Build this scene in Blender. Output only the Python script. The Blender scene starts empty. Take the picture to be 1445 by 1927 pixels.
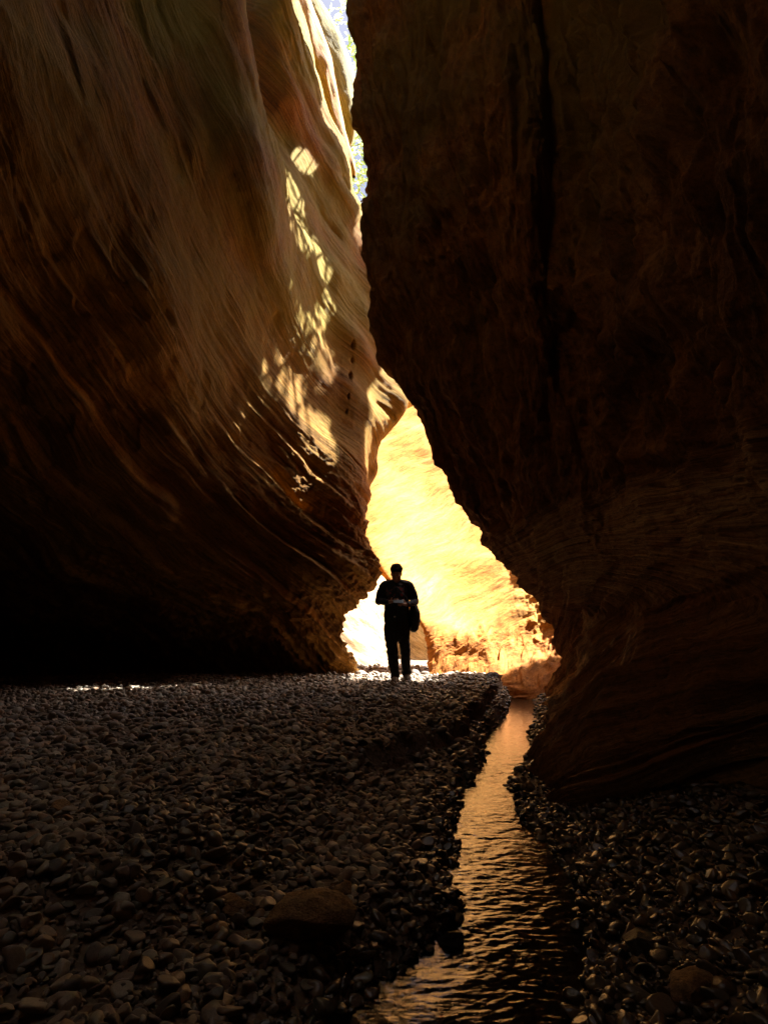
import bpy, math, random
import numpy as np
from mathutils import Vector, Matrix

# ------------------------------------------------------------------ camera, sky, sun, exposure
S = bpy.context.scene
COL = S.collection
F, CX, CY, PITCH, CAMZ = 1150.0, 722.5, 963.5, math.atan((1190 - 963.5) / 1150.0), 0.75
cam = bpy.data.cameras.new('camera')
cam.sensor_fit = 'HORIZONTAL'
cam.sensor_width = 36.0
cam.lens = 36.0 * F / 1445.0
cam.clip_start = 0.05
cam.clip_end = 3000
cam_o = bpy.data.objects.new('camera', cam)
COL.objects.link(cam_o)
cam_o.location = (0, 0, CAMZ)
cam_o.rotation_euler = (math.radians(90) + PITCH, 0, 0)
S.camera = cam_o

SUN = Vector((0.50, 0.10, 0.86)).normalized()      # direction towards the sun
w = bpy.data.worlds.new('World')
S.world = w
w.use_nodes = True
nt = w.node_tree
bg = nt.nodes['Background']
sky = nt.nodes.new('ShaderNodeTexSky')
sky.sky_type = 'NISHITA'
sky.sun_disc = False
sky.sun_elevation = math.asin(SUN.z)
sky.sun_rotation = math.atan2(SUN.x, SUN.y)
nt.links.new(sky.outputs[0], bg.inputs[0])
sky.dust_density = 3.5
sky.air_density = 0.35
sky.ozone_density = 0.0
bg.inputs[1].default_value = 0.05
sl = bpy.data.lights.new('sun', 'SUN')
sl.energy = 5.0
sl.angle = math.radians(0.5)
sl.color = (1.0, 0.97, 0.92)
so = bpy.data.objects.new('sun', sl)
COL.objects.link(so)
so.rotation_euler = SUN.to_track_quat('Z', 'Y').to_euler()
so.location = (10, 10, 30)
S.view_settings.view_transform = 'Standard'
S.view_settings.look = 'None'
S.view_settings.gamma = 1
S.view_settings.exposure = 3.05
S.cycles.max_bounces = 9
S.cycles.diffuse_bounces = 6
S.cycles.glossy_bounces = 4
S.cycles.transmission_bounces = 4
S.cycles.transparent_max_bounces = 6
S.cycles.use_denoising = True
S.cycles.caustics_reflective = False
S.cycles.caustics_refractive = False
S.cycles.sample_clamp_indirect = 6.0

rng = np.random.default_rng(7)
random.seed(7)

# ------------------------------------------------------------------ helpers
def ray(px, py):
    a = (px - CX) / F
    b = (CY - py) / F
    return (a, math.cos(PITCH) - b * math.sin(PITCH), math.sin(PITCH) + b * math.cos(PITCH))

def P(px, py, Y):
    d = ray(px, py)
    t = Y / d[1]
    return (d[0] * t, Y, CAMZ + d[2] * t)

def PG(px, py, z=0.0):
    d = ray(px, py)
    t = (z - CAMZ) / d[2]
    return (d[0] * t, d[1] * t, z)

_prm = np.random.default_rng(3).permutation(256)
_prm = np.concatenate([_prm, _prm, _prm])
_grd = np.random.default_rng(4).normal(size=(256, 3))
_grd /= np.linalg.norm(_grd, axis=1)[:, None]

def noise(x, y, z):
    x, y, z = np.broadcast_arrays(x, y, z)
    sh = x.shape
    x, y, z = [np.asarray(q, dtype=np.float64).ravel() for q in (x, y, z)]
    xi, yi, zi = np.floor(x).astype(int), np.floor(y).astype(int), np.floor(z).astype(int)
    xf, yf, zf = x - xi, y - yi, z - zi
    u, v, w_ = [q * q * q * (q * (q * 6 - 15) + 10) for q in (xf, yf, zf)]
    xi &= 255; yi &= 255; zi &= 255
    def g(i, j, k):
        h = _prm[_prm[_prm[xi + i] + yi + j] + zi + k]
        gr = _grd[h]
        return gr[:, 0] * (xf - i) + gr[:, 1] * (yf - j) + gr[:, 2] * (zf - k)
    def L(a, b, t): return a + (b - a) * t
    r = L(L(L(g(0,0,0), g(1,0,0), u), L(g(0,1,0), g(1,1,0), u), v),
          L(L(g(0,0,1), g(1,0,1), u), L(g(0,1,1), g(1,1,1), u), v), w_)
    return (r * 1.6).reshape(sh)

def fbm(x, y, z, o=4, g=0.5):
    r = 0; a = 1.0; f = 1.0
    for i in range(o):
        r = r + a * noise(x * f + 13.7 * i, y * f + 7.1 * i, z * f + 3.3 * i)
        a *= g; f *= 2.03
    return r

def ridged(x, y, z, o=3, g=0.5):
    r = 0; a = 1.0; f = 1.0
    for i in range(o):
        r = r + a * (1 - np.abs(noise(x * f + 5.7 * i, y * f + 9.1 * i, z * f + 1.3 * i)) * 2)
        a *= g; f *= 2.1
    return r

def sst(a, b, x):
    t = np.clip((x - a) / (b - a), 0, 1)
    return t * t * (3 - 2 * t)

def cr(A, cnt, axis):
    """Catmull-Rom through the control net along an axis, cnt[i] samples on interval i."""
    A = np.moveaxis(A, axis, 0)
    n = A.shape[0]
    out = []
    for i in range(n - 1):
        p1, p2 = A[i], A[i + 1]
        p0 = A[i - 1] if i > 0 else 2 * p1 - p2
        p3 = A[i + 2] if i + 2 < n else 2 * p2 - p1
        l1 = np.linalg.norm(p2 - p1, axis=-1, keepdims=True) + 1e-6
        l0 = np.linalg.norm(p1 - p0, axis=-1, keepdims=True) + 1e-6
        l2 = np.linalg.norm(p3 - p2, axis=-1, keepdims=True) + 1e-6
        m1 = ((p1 - p0) / l0 * l1 + (p2 - p1)) * 0.5      # chord-aware tangents
        m2 = ((p2 - p1) + (p3 - p2) / l2 * l1) * 0.5
        for k in range(cnt[i]):
            t = k / cnt[i]
            h1 = 2*t**3 - 3*t*t + 1; h2 = t**3 - 2*t*t + t; h3 = -2*t**3 + 3*t*t; h4 = t**3 - t*t
            out.append(h1*p1 + h2*m1 + h3*p2 + h4*m2)
    out.append(A[-1])
    return np.moveaxis(np.array(out), 0, axis)

def grid_normals(G):
    du = np.gradient(G, axis=0); dv = np.gradient(G, axis=1)
    n = np.cross(du, dv)
    n /= np.linalg.norm(n, axis=-1, keepdims=True) + 1e-12
    return n

def mesh_np(name, V, Fc, mat=None, smooth=True, attrs=None, parent=None, link=True):
    me = bpy.data.meshes.new(name)
    V = np.ascontiguousarray(V, dtype=np.float32).reshape(-1, 3)
    Fc = np.ascontiguousarray(Fc, dtype=np.int32)
    k = Fc.shape[1]
    me.vertices.add(len(V)); me.vertices.foreach_set('co', V.ravel())
    me.loops.add(Fc.size); me.loops.foreach_set('vertex_index', Fc.ravel())
    me.polygons.add(len(Fc))
    me.polygons.foreach_set('loop_start', np.arange(0, Fc.size, k, dtype=np.int32))
    me.polygons.foreach_set('loop_total', np.full(len(Fc), k, dtype=np.int32))
    me.update(calc_edges=True)
    me.polygons.foreach_set('use_smooth', np.full(len(Fc), smooth, dtype=bool))
    for an, (ty, arr) in (attrs or {}).items():
        a = me.attributes.new(an, ty, 'POINT')
        a.data.foreach_set('vector' if ty == 'FLOAT_VECTOR' else 'value', np.ascontiguousarray(arr, dtype=np.float32).ravel())
    if mat: me.materials.append(mat)
    o = bpy.data.objects.new(name, me)
    if link: COL.objects.link(o)
    if parent: o.parent = parent
    return o

def grid_mesh(name, G, mat, flow=None, flip=False, attrs=None):
    a, b = G.shape[:2]
    idx = np.arange(a * b).reshape(a, b)
    q = np.stack([idx[:-1, :-1], idx[1:, :-1], idx[1:, 1:], idx[:-1, 1:]], -1).reshape(-1, 4)
    if flip: q = q[:, ::-1]
    at = dict(attrs or {})
    if flow is not None: at['flow'] = ('FLOAT_VECTOR', flow.reshape(-1, 3))
    return mesh_np(name, G, q, mat, True, at)

def tag(o, label=None, cat=None, group=None, kind=None):
    for k, v in (('label', label), ('category', cat), ('group', group), ('kind', kind)):
        if v: o[k] = v
    return o

# ------------------------------------------------------------------ materials
class NT:
    def __init__(s, name):
        s.m = bpy.data.materials.new(name); s.m.use_nodes = True
        s.t = s.m.node_tree; s.b = s.t.nodes['Principled BSDF']; s.out = s.t.nodes['Material Output']
    def n(s, ty, **kw):
        nd = s.t.nodes.new('ShaderNode' + ty)
        for k, v in kw.items():
            if hasattr(nd, k): setattr(nd, k, v)
            else: nd.inputs[k.replace('_', ' ')].default_value = v
        return nd
    def l(s, a, b): s.t.links.new(a, b)
    def noise(s, vec, scale, detail=5, rough=0.6, mul=None):
        if mul:
            mp = s.n('Mapping'); mp.inputs['Scale'].default_value = mul; s.l(vec, mp.inputs['Vector']); vec = mp.outputs[0]
        nd = s.n('TexNoise'); nd.inputs['Scale'].default_value = scale; nd.inputs['Detail'].default_value = detail
        nd.inputs['Roughness'].default_value = rough; s.l(vec, nd.inputs['Vector']); return nd.outputs['Fac']
    def ramp(s, fac, stops):
        r = s.n('ValToRGB'); e = r.color_ramp.elements
        while len(e) < len(stops): e.new(0.5)
        for el, (p, c) in zip(e, stops): el.position = p; el.color = (*c, 1)
        s.l(fac, r.inputs[0]); return r.outputs[0]
    def mix(s, fac, a, b, mode='MIX'):
        m = s.n('Mix'); m.data_type = 'RGBA'; m.blend_type = mode
        for sk, v in ((m.inputs[0], fac), (m.inputs[6], a), (m.inputs[7], b)):
            if isinstance(v, (int, float)): sk.default_value = v
            elif isinstance(v, tuple): sk.default_value = (*v, 1)
            else: s.l(v, sk)
        return m.outputs[2]
    def math(s, op, a, b=0.0):
        m = s.n('Math'); m.operation = op
        for sk, v in ((m.inputs[0], a), (m.inputs[1], b)):
            if isinstance(v, (int, float)): sk.default_value = v
            else: s.l(v, sk)
        return m.outputs[0]
    def bump(s, h, strength, dist, prev=None):
        b = s.n('Bump'); b.inputs['Strength'].default_value = strength; b.inputs['Distance'].default_value = dist
        s.l(h, b.inputs['Height'])
        if prev: s.l(prev, b.inputs['Normal'])
        return b.outputs[0]

def rock_mat(name, dark, mid, light, stain=(0.2, 0.12, 0.06), green_light=None, fine=(1, 1, 1), bumpd=0.03, rough=0.85, grain=1.0, base_rough=None):
    N = NT(name)
    at = N.n('Attribute'); at.attribute_name = 'flow'
    fl = at.outputs['Vector']
    tc = N.n('TexCoord').outputs['Object']
    band = N.noise(fl, 1.0, 8, 0.62, fine)
    band2 = N.noise(fl, 3.5, 6, 0.65, fine)
    patch = N.noise(tc, 0.7, 6, 0.6)
    c = N.ramp(band, [(0.28, dark), (0.5, mid), (0.72, light)])
    c = N.mix(N.ramp(patch, [(0.45, (0, 0, 0)), (0.68, (0.75, 0.75, 0.75))]), c, stain)
    line = N.noise(fl, 9.0, 8, 0.75, fine)
    c = N.mix(0.55, c, N.ramp(band2, [(0.38, (0.35, 0.33, 0.3)), (0.58, (1, 1, 1))]), 'MULTIPLY')
    c = N.mix(0.7, c, N.ramp(line, [(0.40, (0.4, 0.38, 0.35)), (0.55, (1.05, 1.05, 1.05))]), 'MULTIPLY')
    pit = N.noise(tc, 22, 8, 0.75)
    c = N.mix(0.6 * grain, c, N.ramp(pit, [(0.36, (0.35, 0.33, 0.3)), (0.50, (1, 1, 1))]), 'MULTIPLY')
    if green_light:
        g = N.noise(tc, 0.45, 4, 0.55)
        sz = N.n('SeparateXYZ'); N.l(tc, sz.inputs[0])               # greenish light from the slit, painted into the upper rock colour
        hi = N.n('MapRange'); N.l(sz.outputs['Z'], hi.inputs['Value']); hi.inputs['From Min'].default_value = 3.0; hi.inputs['From Max'].default_value = 6.5
        c = N.mix(N.math('MULTIPLY', N.ramp(g, [(0.36, (0, 0, 0)), (0.56, (0.9, 0.9, 0.9))]), hi.outputs[0]), c, green_light)
    sp = N.noise(tc, 60, 3, 0.6)
    c = N.mix(0.5 * grain, c, N.ramp(sp, [(0.35, (0.6, 0.6, 0.6)), (0.7, (1, 1, 1))]), 'MULTIPLY')
    N.l(c, N.b.inputs['Base Color'])
    N.b.inputs['Roughness'].default_value = rough
    N.b.inputs['Specular IOR Level'].default_value = 0.25
    b = N.bump(band2, 0.9, bumpd)
    b = N.bump(line, 0.9, bumpd * .7, b)
    b = N.bump(pit, 0.7, bumpd * 0.6, b)
    b = N.bump(N.noise(tc, 70, 4, 0.6), 0.35, 0.006, b)
    N.l(b, N.b.inputs['Normal'])
    return N.m

M_left = rock_mat('sandstone_left', (0.21, 0.085, 0.010), (0.38, 0.175, 0.024), (0.52, 0.28, 0.05), stain=(0.40, 0.15, 0.018), green_light=(0.27, 0.20, 0.022), fine=(1.6, 0.5, 0.5), bumpd=.045)
M_right = rock_mat('sandstone_right', (0.17, 0.068, 0.018), (0.46, 0.19, 0.05), (0.66, 0.32, 0.10), stain=(0.34, 0.125, 0.032), green_light=(0.20, 0.14, 0.04), fine=(1.3, 1.3, 0.7), bumpd=.06)
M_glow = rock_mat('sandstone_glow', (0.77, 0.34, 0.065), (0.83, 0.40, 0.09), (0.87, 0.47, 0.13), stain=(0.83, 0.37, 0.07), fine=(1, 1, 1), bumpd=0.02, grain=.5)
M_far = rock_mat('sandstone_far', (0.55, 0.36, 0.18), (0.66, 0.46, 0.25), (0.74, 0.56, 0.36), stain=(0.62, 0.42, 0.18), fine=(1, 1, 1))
M_slab = rock_mat('sandstone_slab', (0.2, 0.17, 0.05), (0.34, 0.29, 0.10), (0.46, 0.38, 0.16), stain=(0.3, 0.25, 0.08))
M_fin = rock_mat('sandstone_fin', (0.45, 0.22, 0.07), (0.6, 0.32, 0.1), (0.7, 0.42, 0.18), stain=(0.5, 0.27, 0.12))

# ------------------------------------------------------------------ stream line and terrain
ZS = -0.30                                                   # water level
_L = [(958,1306),(950,1345),(908,1392),(912,1420),(885,1465),(862,1510),(848,1560),(858,1600),(842,1660),(872,1715),(800,1760),(765,1800),(685,1860),(625,1927),(530,2080)]
_R = [(1012,1306),(1010,1345),(1003,1385),(995,1425),(960,1480),(985,1530),(1040,1590),(1075,1650),(1100,1720),(1130,1780),(1110,1850),(1100,1927),(1080,2080)]
def _edge(pts):
    q = np.array([PG(a, b, ZS) for a, b in pts])
    o = np.argsort(q[:, 1]); return q[o, 1], q[o, 0]
LY, LX = _edge(_L); RY, RX = _edge(_R)
LY = np.concatenate([[-12, -2], LY, [10.9, 14, 18, 24]]); LX = np.concatenate([[-1.0, -0.5], LX, [3.1, 3.8, 4.2, 4.6]])
RY = np.concatenate([[-12, -2], RY, [10.9, 14, 18, 24]]); RX = np.concatenate([[0.4, 0.6], RX, [3.2, 4.0, 4.4, 4.8]])
def xl(y): return np.interp(y, LY, LX) + 0.03 * noise(y * 5, 0.3, 0.7) + 0.02 * noise(y * 13, 2.3, 0.7)
def xr(y): return np.interp(y, RY, RX) + 0.03 * noise(y * 5, 5.3, 0.7) + 0.02 * noise(y * 13, 7.3, 0.7)

def height(x, y):
    a, b = xl(y), xr(y)
    near = 1 - sst(2.5, 6.5, y)
    wl = 0.32 + 0.95 * near                                  # cut bank far off, gentle slope close by
    jag = 0.10 * noise(x * 2.2, y * 2.2, 1.0) + 0.05 * noise(x * 6, y * 6, 4.0)
    dl = a - x
    shelf = 0.12 * (1 - near) * sst(0.0, 0.06, dl) + 0.10 * near * sst(0, 0.25, dl)
    zl = ZS + 0.03 * sst(0, .03, dl) + shelf * 0.8 + (0.30 - shelf * 0.8 - 0.03) * sst(wl * 0.45 + jag, wl * (0.55 + 0.45 * near) + jag, dl)
    dr = x - b
    zr = ZS + 0.04 * sst(0, .05, dr) + 0.20 * sst(0.05, 0.9, dr)
    bed = ZS - 0.12 * sst(0, 0.12, np.minimum(x - a, b - x)) 
    z = np.where(dl > 0, zl, np.where(dr > 0, zr, bed))
    z = z + 0.025 * fbm(x * 1.1, y * 1.1, 0.0, 3) + 0.008 * fbm(x * 7, y * 7, 2.0, 3)
    z = z - 0.35 * sst(10.9, 13.5, y) * (z > ZS + .1) + 0.02 * sst(8.5, 10.3, y) * (1 - sst(10.6, 12, y))
    z = z - 0.04 * sst(-2, -6, x)
    return z

M_g = NT('gravel_sand')
tc = M_g.n('TexCoord').outputs['Object']
vor = M_g.n('TexVoronoi'); vor.inputs['Scale'].default_value = 38; M_g.l(tc, vor.inputs['Vector'])
c = M_g.ramp(M_g.noise(tc, 2.2, 6, 0.6), [(0.3, (0.12, 0.08, 0.05)), (0.7, (0.24, 0.17, 0.11))])
c = M_g.mix(0.6, c, M_g.ramp(vor.outputs['Color'], [(0.1, (0.45, 0.4, 0.35)), (0.9, (1.2, 1.15, 1.1))]), 'MULTIPLY')
M_g.l(c, M_g.b.inputs['Base Color']); M_g.b.inputs['Roughness'].default_value = 0.75
b_ = M_g.bump(vor.outputs['Distance'], 0.7, 0.012)
b_ = M_g.bump(M_g.noise(tc, 120, 3), 0.5, 0.004, b_)
M_g.l(b_, M_g.b.inputs['Normal'])
M_gravel = M_g.m

gx = np.concatenate([np.linspace(-400, -20, 12), np.linspace(-19, -9, 25), np.linspace(-8.9, -3.05, 130), np.linspace(-3, 3.4, 330), np.linspace(3.45, 8, 60), np.linspace(9, 400, 20)])
gy = np.concatenate([np.linspace(-400, -14, 12), np.linspace(-13, 0.4, 80), np.linspace(0.43, 13, 560), np.linspace(13.1, 30, 100), np.linspace(32, 500, 20)])
X, Y = np.meshgrid(gx, gy, indexing='ij')
ground = grid_mesh('ground', np.stack([X, Y, height(X, Y)], -1), M_gravel)
tag(ground, kind='structure')

# water: rippled sheet between the banks
wy = np.concatenate([np.linspace(-12, 0.8, 40), np.geomspace(0.82, 11.2, 1150), np.linspace(11.3, 24, 40)])
tt = np.linspace(0, 1, 110)
a_, b_e = xl(wy) - 0.06, xr(wy) + 0.06
WX = a_[:, None] + (b_e - a_)[:, None] * tt[None, :]
WY = np.repeat(wy[:, None], len(tt), 1)
sc = 1.0
wx_ = WX + .06 * noise(WX * 3, WY * 3, 9.0); wy_ = WY + .05 * noise(WX * 4, WY * 4, 19.0)
rip = 0.0036 * fbm(wx_ * 6.5, wy_ * 11, 0.0, 4, .55) * .9 + 0.0022 * fbm(wx_ * 17, wy_ * 30, 3.0, 2, .5) + 0.0007 * noise(WX * 30, WY * 62, 5.0)
rip *= 0.55 + 0.75 * sst(-0.3, 0.5, noise(WX * 1.3, WY * 1.3, 8.0))
rip *= 0.72
rip *= (1 - 0.75 * sst(5.0, 6.2, WY))
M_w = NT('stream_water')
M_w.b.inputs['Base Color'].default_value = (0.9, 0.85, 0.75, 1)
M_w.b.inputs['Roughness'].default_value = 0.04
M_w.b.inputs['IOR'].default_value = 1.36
M_w.b.inputs['Specular Tint'].default_value = (1.0, 0.72, 0.42, 1)  # orange of the reflected glow put into the water's own tint
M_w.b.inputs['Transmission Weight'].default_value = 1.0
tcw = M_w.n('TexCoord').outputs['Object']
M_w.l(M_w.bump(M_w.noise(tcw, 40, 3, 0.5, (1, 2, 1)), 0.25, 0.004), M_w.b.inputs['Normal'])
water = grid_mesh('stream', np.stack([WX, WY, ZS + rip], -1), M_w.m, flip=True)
tag(water, kind='structure')

# ------------------------------------------------------------------ canyon walls
def net(cols):
    return np.array(cols, dtype=np.float64)

def flowdisp(G, disp, toward):
    n = grid_normals(G)
    if np.sum(n * toward, axis=-1).mean() < 0: n = -n
    return G + n * disp[..., None], n

# ---- left wall: columns run from behind the camera to behind the nose, rows from foot to rim
rows_py = [1180, 1090, 1000, 900, 780, 640, 500, 330, 160, 0]
def wcol(pts, zs=None): return pts
def lcol(foot, pxs, Ys, pys=rows_py, top=None):
    fx, fy, fz = foot
    c = [(fx, fy, -0.9), (fx, fy, fz)]
    for p, py, Yv in zip(pxs, pys, Ys): c.append(P(p, py, Yv))
    x, y, z = c[-1]
    c += top(x, y, z)
    return c
def ltop(dx, dz=3.0, out=(-1, 0)):
    if dz == 3.0:
        return lambda x, y, z: [(x + dx, y + .3, max(z + dz, 10.5)), (x + dx, y, 13.5), (x + out[0] * 8, y + out[1] * 8, 15), (x + out[0] * 150, y + out[1] * 60, 17)]
    return lambda x, y, z: [(x + dx, y + .3, z + dz), (x + dx + out[0] * 1.5, y + out[1] * 1.5, z + dz + 1.6), (x + out[0] * 8, y + out[1] * 8, z + dz + 2.6), (x + out[0] * 150, y + out[1] * 60, z + dz + 4)]
g0 = lambda px, py: PG(px, py, 0.0)
def worldcol(xs, y, zs, out=(-1, 0)):
    c = [(x, y, z) for x, z in zip(xs, zs)]
    x, _, z = c[-1]
    return c + [(x + .2, y, z + 3), (x + out[0] * 1.5, y, z + 4.6), (x + out[0] * 8, y + out[1] * 8, z + 5.6), (x + out[0] * 150, y + out[1] * 60, z + 7)]
zst = [-0.9, 0.0, 0.8, 1.5, 2.2, 3.0, 4.0, 5.0, 6.2, 7.6, 9.0, 10.5]
LC = [
 worldcol([-4.5, -4.5, -4.6, -4.5, -4.2, -3.6, -3.0, -2.6, -2.2, -1.8, -1.6, -1.5], -14, zst),
 worldcol([-7.5, -7.3, -7.4, -7.2, -6.6, -5.6, -4.6, -3.9, -3.3, -2.9, -2.6, -2.5], -6, zst),
 worldcol([-9.3, -9.1, -9.0, -8.6, -7.8, -6.6, -5.3, -4.3, -3.7, -3.2, -2.9, -2.8], 0, zst),
 lcol(g0(-330, 1257), [-560, -700, -760, -760, -640, -560, -520, -500, -480, -440], [9.5, 8.0, 6.8, 5.8, 4.6, 3.8, 3.4, 3.1, 2.9, 2.8], top=ltop(.3)),
 lcol(g0(-160, 1257), [-190, -210, -230, -240, -240, -230, -220, -210, -200, -190], [12.0, 10.6, 9.0, 7.4, 6.0, 4.9, 4.3, 3.9, 3.6, 3.4], top=ltop(.3)),
 lcol(g0(0, 1258), [0, 0, 0, 0, 0, 0, 0, 0, 0, 0], [11.9, 10.9, 9.5, 8.0, 6.7, 5.6, 5.0, 4.6, 4.3, 4.1], top=ltop(.3)),
 lcol(g0(170, 1261), [170, 165, 160, 155, 150, 150, 150, 150, 150, 150], [11.4, 10.5, 9.4, 8.2, 7.2, 6.3, 5.8, 5.4, 5.1, 5.0], top=ltop(.4)),
 lcol(g0(330, 1265), [320, 310, 300, 300, 295, 290, 285, 280, 275, 270], [10.9, 10.2, 9.4, 8.6, 7.9, 7.2, 6.7, 6.3, 6.0, 5.9], top=ltop(.4)),
 lcol(g0(450, 1268), [440, 430, 425, 420, 415, 410, 400, 390, 375, 365], [10.5, 9.9, 9.5, 9.2, 8.8, 8.3, 7.7, 7.1, 6.8, 6.6], top=ltop(.4)),
 lcol(g0(540, 1270), [530, 525, 520, 520, 515, 508, 512, 512, 462, 428], [10.4, 9.9, 9.8, 9.8, 9.6, 9.2, 8.6, 7.8, 7.2, 6.8], top=ltop(.2)),
 lcol(g0(600, 1271), [590, 585, 580, 580, 575, 570, 558, 538, 478, 440], [10.4, 9.9, 9.9, 10.1, 10.0, 9.8, 9.6, 9.8, 9.9, 9.9], top=ltop(.2, 1.0)),
 lcol(g0(638, 1271), [625, 640, 636, 628, 630, 632, 622, 600, 555, 515], [10.6, 10.0, 10.0, 10.2, 10.4, 10.6, 10.6, 10.7, 10.4, 10.1], top=ltop(.1, .6)),
 lcol(g0(668, 1270), [654, 714, 696, 679, 682, 690, 680, 655, 618, 560], [10.8, 10.4, 10.4, 10.6, 10.8, 11.2, 11.6, 12.0, 11.8, 11.3], pys=[1180, 1080, 1000, 900, 810, 640, 500, 300, 190, 0], top=ltop(-.1, .4)),
 lcol(PG(660, 1266, -.05), [648, 700, 684, 690, 712, 740, 728, 664, 614, 545], [11.8, 11.4, 11.4, 12.2, 11.3, 12.0, 12.4, 13.0, 12.9, 12.3], pys=[1180, 1080, 1000, 900, 792, 640, 500, 345, 215, 20], top=lambda x, y, z: [(x - .3, y + .6, z - .3), (x - 1, y + 1.5, z - 1), (x - 3, y + 3, z - 2), (x - 9, y + 5, z - 3)]),
 lcol(PG(655, 1262, -.1), [640, 670, 672, 722, 770, 800, 790, 730, 640, 560], [13.2, 13.2, 13.4, 12.6, 12.0, 12.7, 13.4, 14.2, 14.4, 14.6], pys=[1180, 1080, 980, 845, 768, 640, 520, 450, 400, 360], top=lambda x, y, z: [(x - .6, y + .6, z - .2), (x - 2, y + 1.5, z - .4), (x - 5, y + 3, z - .8), (x - 30, y + 10, z - 1)]),
 [(-2.0, 15, -1.2), (-1.9, 15, -.3), (-2.1, 15, .8), (-2.1, 15, 1.8), (-1.9, 15, 2.9), (-1.6, 15, 4.2), (.3, 14.0, 6.8), (.8, 14, 7.2), (.6, 14.5, 7.7), (.0, 15, 8.2), (-1, 15.3, 8.6), (-2, 15.6, 8.8), (-3, 16, 8.9), (-4, 17, 9), (-7, 18, 9), (-30, 24, 9)],
 [(-2.6, 18, -1.2), (-2.5, 18, -.3), (-2.8, 18, .8), (-3, 18, 1.8), (-2.9, 18, 2.9), (-2.7, 18, 4.0), (-2.6, 18, 4.9), (-2.6, 18, 5.8), (-2.6, 18, 6.6), (-2.8, 18, 7.2), (-3.2, 18, 7.6), (-3.8, 18.4, 7.8), (-4.6, 19, 8), (-6, 20, 8.2), (-9, 21, 8.4), (-30, 26, 9)],
 [(-3.0, 24, -1.2), (-2.9, 24, -.3), (-3, 24, .8), (-3.1, 24, 1.8), (-3.2, 24, 2.9), (-3.3, 24, 4.0), (-3.4, 24, 4.9), (-3.5, 24, 5.8), (-3.6, 24, 6.6), (-3.8, 24, 7.2), (-4.2, 24, 7.6), (-4.8, 24.4, 7.8), (-5.6, 25, 8), (-7, 26, 8.2), (-9, 27, 8.4), (-30, 30, 9)],
]
N_ = net(LC)
cu = [8, 16, 16, 30, 60, 80, 80, 70, 60, 50, 60, 60, 36, 36, 36, 20, 12]
rv = [6, 60, 60, 60, 60, 60, 60, 60, 60, 54, 54, 20, 8, 5, 4]
Gl = cr(cr(N_, cu, 0), rv, 1)
x, y, z = Gl[..., 0], Gl[..., 1], Gl[..., 2]
zz = np.clip(z, 0, 30)
s_ = zz + .6 * x + .27 * y + .13 * np.clip(zz - 4, 0, 8) * (np.clip(y, 3, 14) - 7) + 0.14 * fbm(x * .35, y * .35, z * .35, 2)
al = (y * .9 + x * .4)
def ledge(s, f, sharp=0.8):
    ph = s * f
    k = ph - np.floor(ph)
    return np.where(k < sharp, k / sharp, (1 - k) / (1 - sharp))
low = 1 - sst(2.4, 5.4, z + .28 * (y - 8))
foot = 1 - sst(.8, 1.8, z)
warp = (0.35 * noise(al * .5, s_ * .6, 2.0) + 0.10 * noise(al * 1.6, s_ * 2.0, 6.0)) * (.3 + .7 * low)
d = 0.20 * fbm(s_ * .45, al * .25, 1.0, 2) + .10 * fbm(x * .8, y * .6, z * .6, 3)
soft = sst(-.3, .4, noise(s_ * .5, al * .35, 9.))
d += 0.022 * ridged(s_ * .9 + warp * .5, al * .3, 4.0, 3) * (.25 + .75 * soft)
d += low * (1 - .5 * foot) * 0.24 * ledge(s_ + warp * .7, 1.25, .9) * (sst(-.4, .3, noise(al * .8, s_ * .5, 11.0)))
d += (0.22 + .78 * low) * 0.085 * ledge(s_ + warp * .9, 3.6, .88) * sst(-.15, .35, noise(al * 1.1, s_ * .9, 21.0))
d += (.2 + .8 * low) * 0.022 * fbm(s_ * 7, al * 1.9, x * 1.2, 4, .6)
d += (.3 + .7 * soft) * 0.007 * fbm(s_ * 16, al * 1.6, 3.0, 3)
d += foot * (0.05 * fbm(x * 3.1, y * 3.1, z * 5 + x, 4, .6) + .06 * ledge(z * 1.2 - .25 * x + warp * .8, 5, .7) * sst(-.2, .3, noise(x * 1.2, z * 4, 4.)))
d -= .035 * sst(.30, .42, noise(s_ * 2.6, al * 1.1, 51.)) * sst(.0, .3, noise(s_ * .6, al * .4, 61.))      # flakes broken off along the beds
d -= .05 * low * sst(.25, .33, noise(s_ * 2.2 + .3 * x, al * 1.5, 71.))
d += .012 * fbm(x * 3, y * 3, z * 3, 4, .6)
d += low * .018 * fbm(x * 5, y * 5, z * 7, 3)
nosew = sst(9.3, 10.3, y) * (1 - sst(11.5, 12.5, y)) * low
d += .22 * sst(9.0, 10.2, y) * (1 - sst(11.3, 11.9, y)) * np.exp(-((z - 1.75) / .55) ** 2)
d += nosew * .035 * fbm(x * 8, y * 8, z * 8, 3, .6)
d = d - (.05 + .13 * low)
Gl2, nl = flowdisp(Gl, d, np.array([.8, -.5, 0]))
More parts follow.
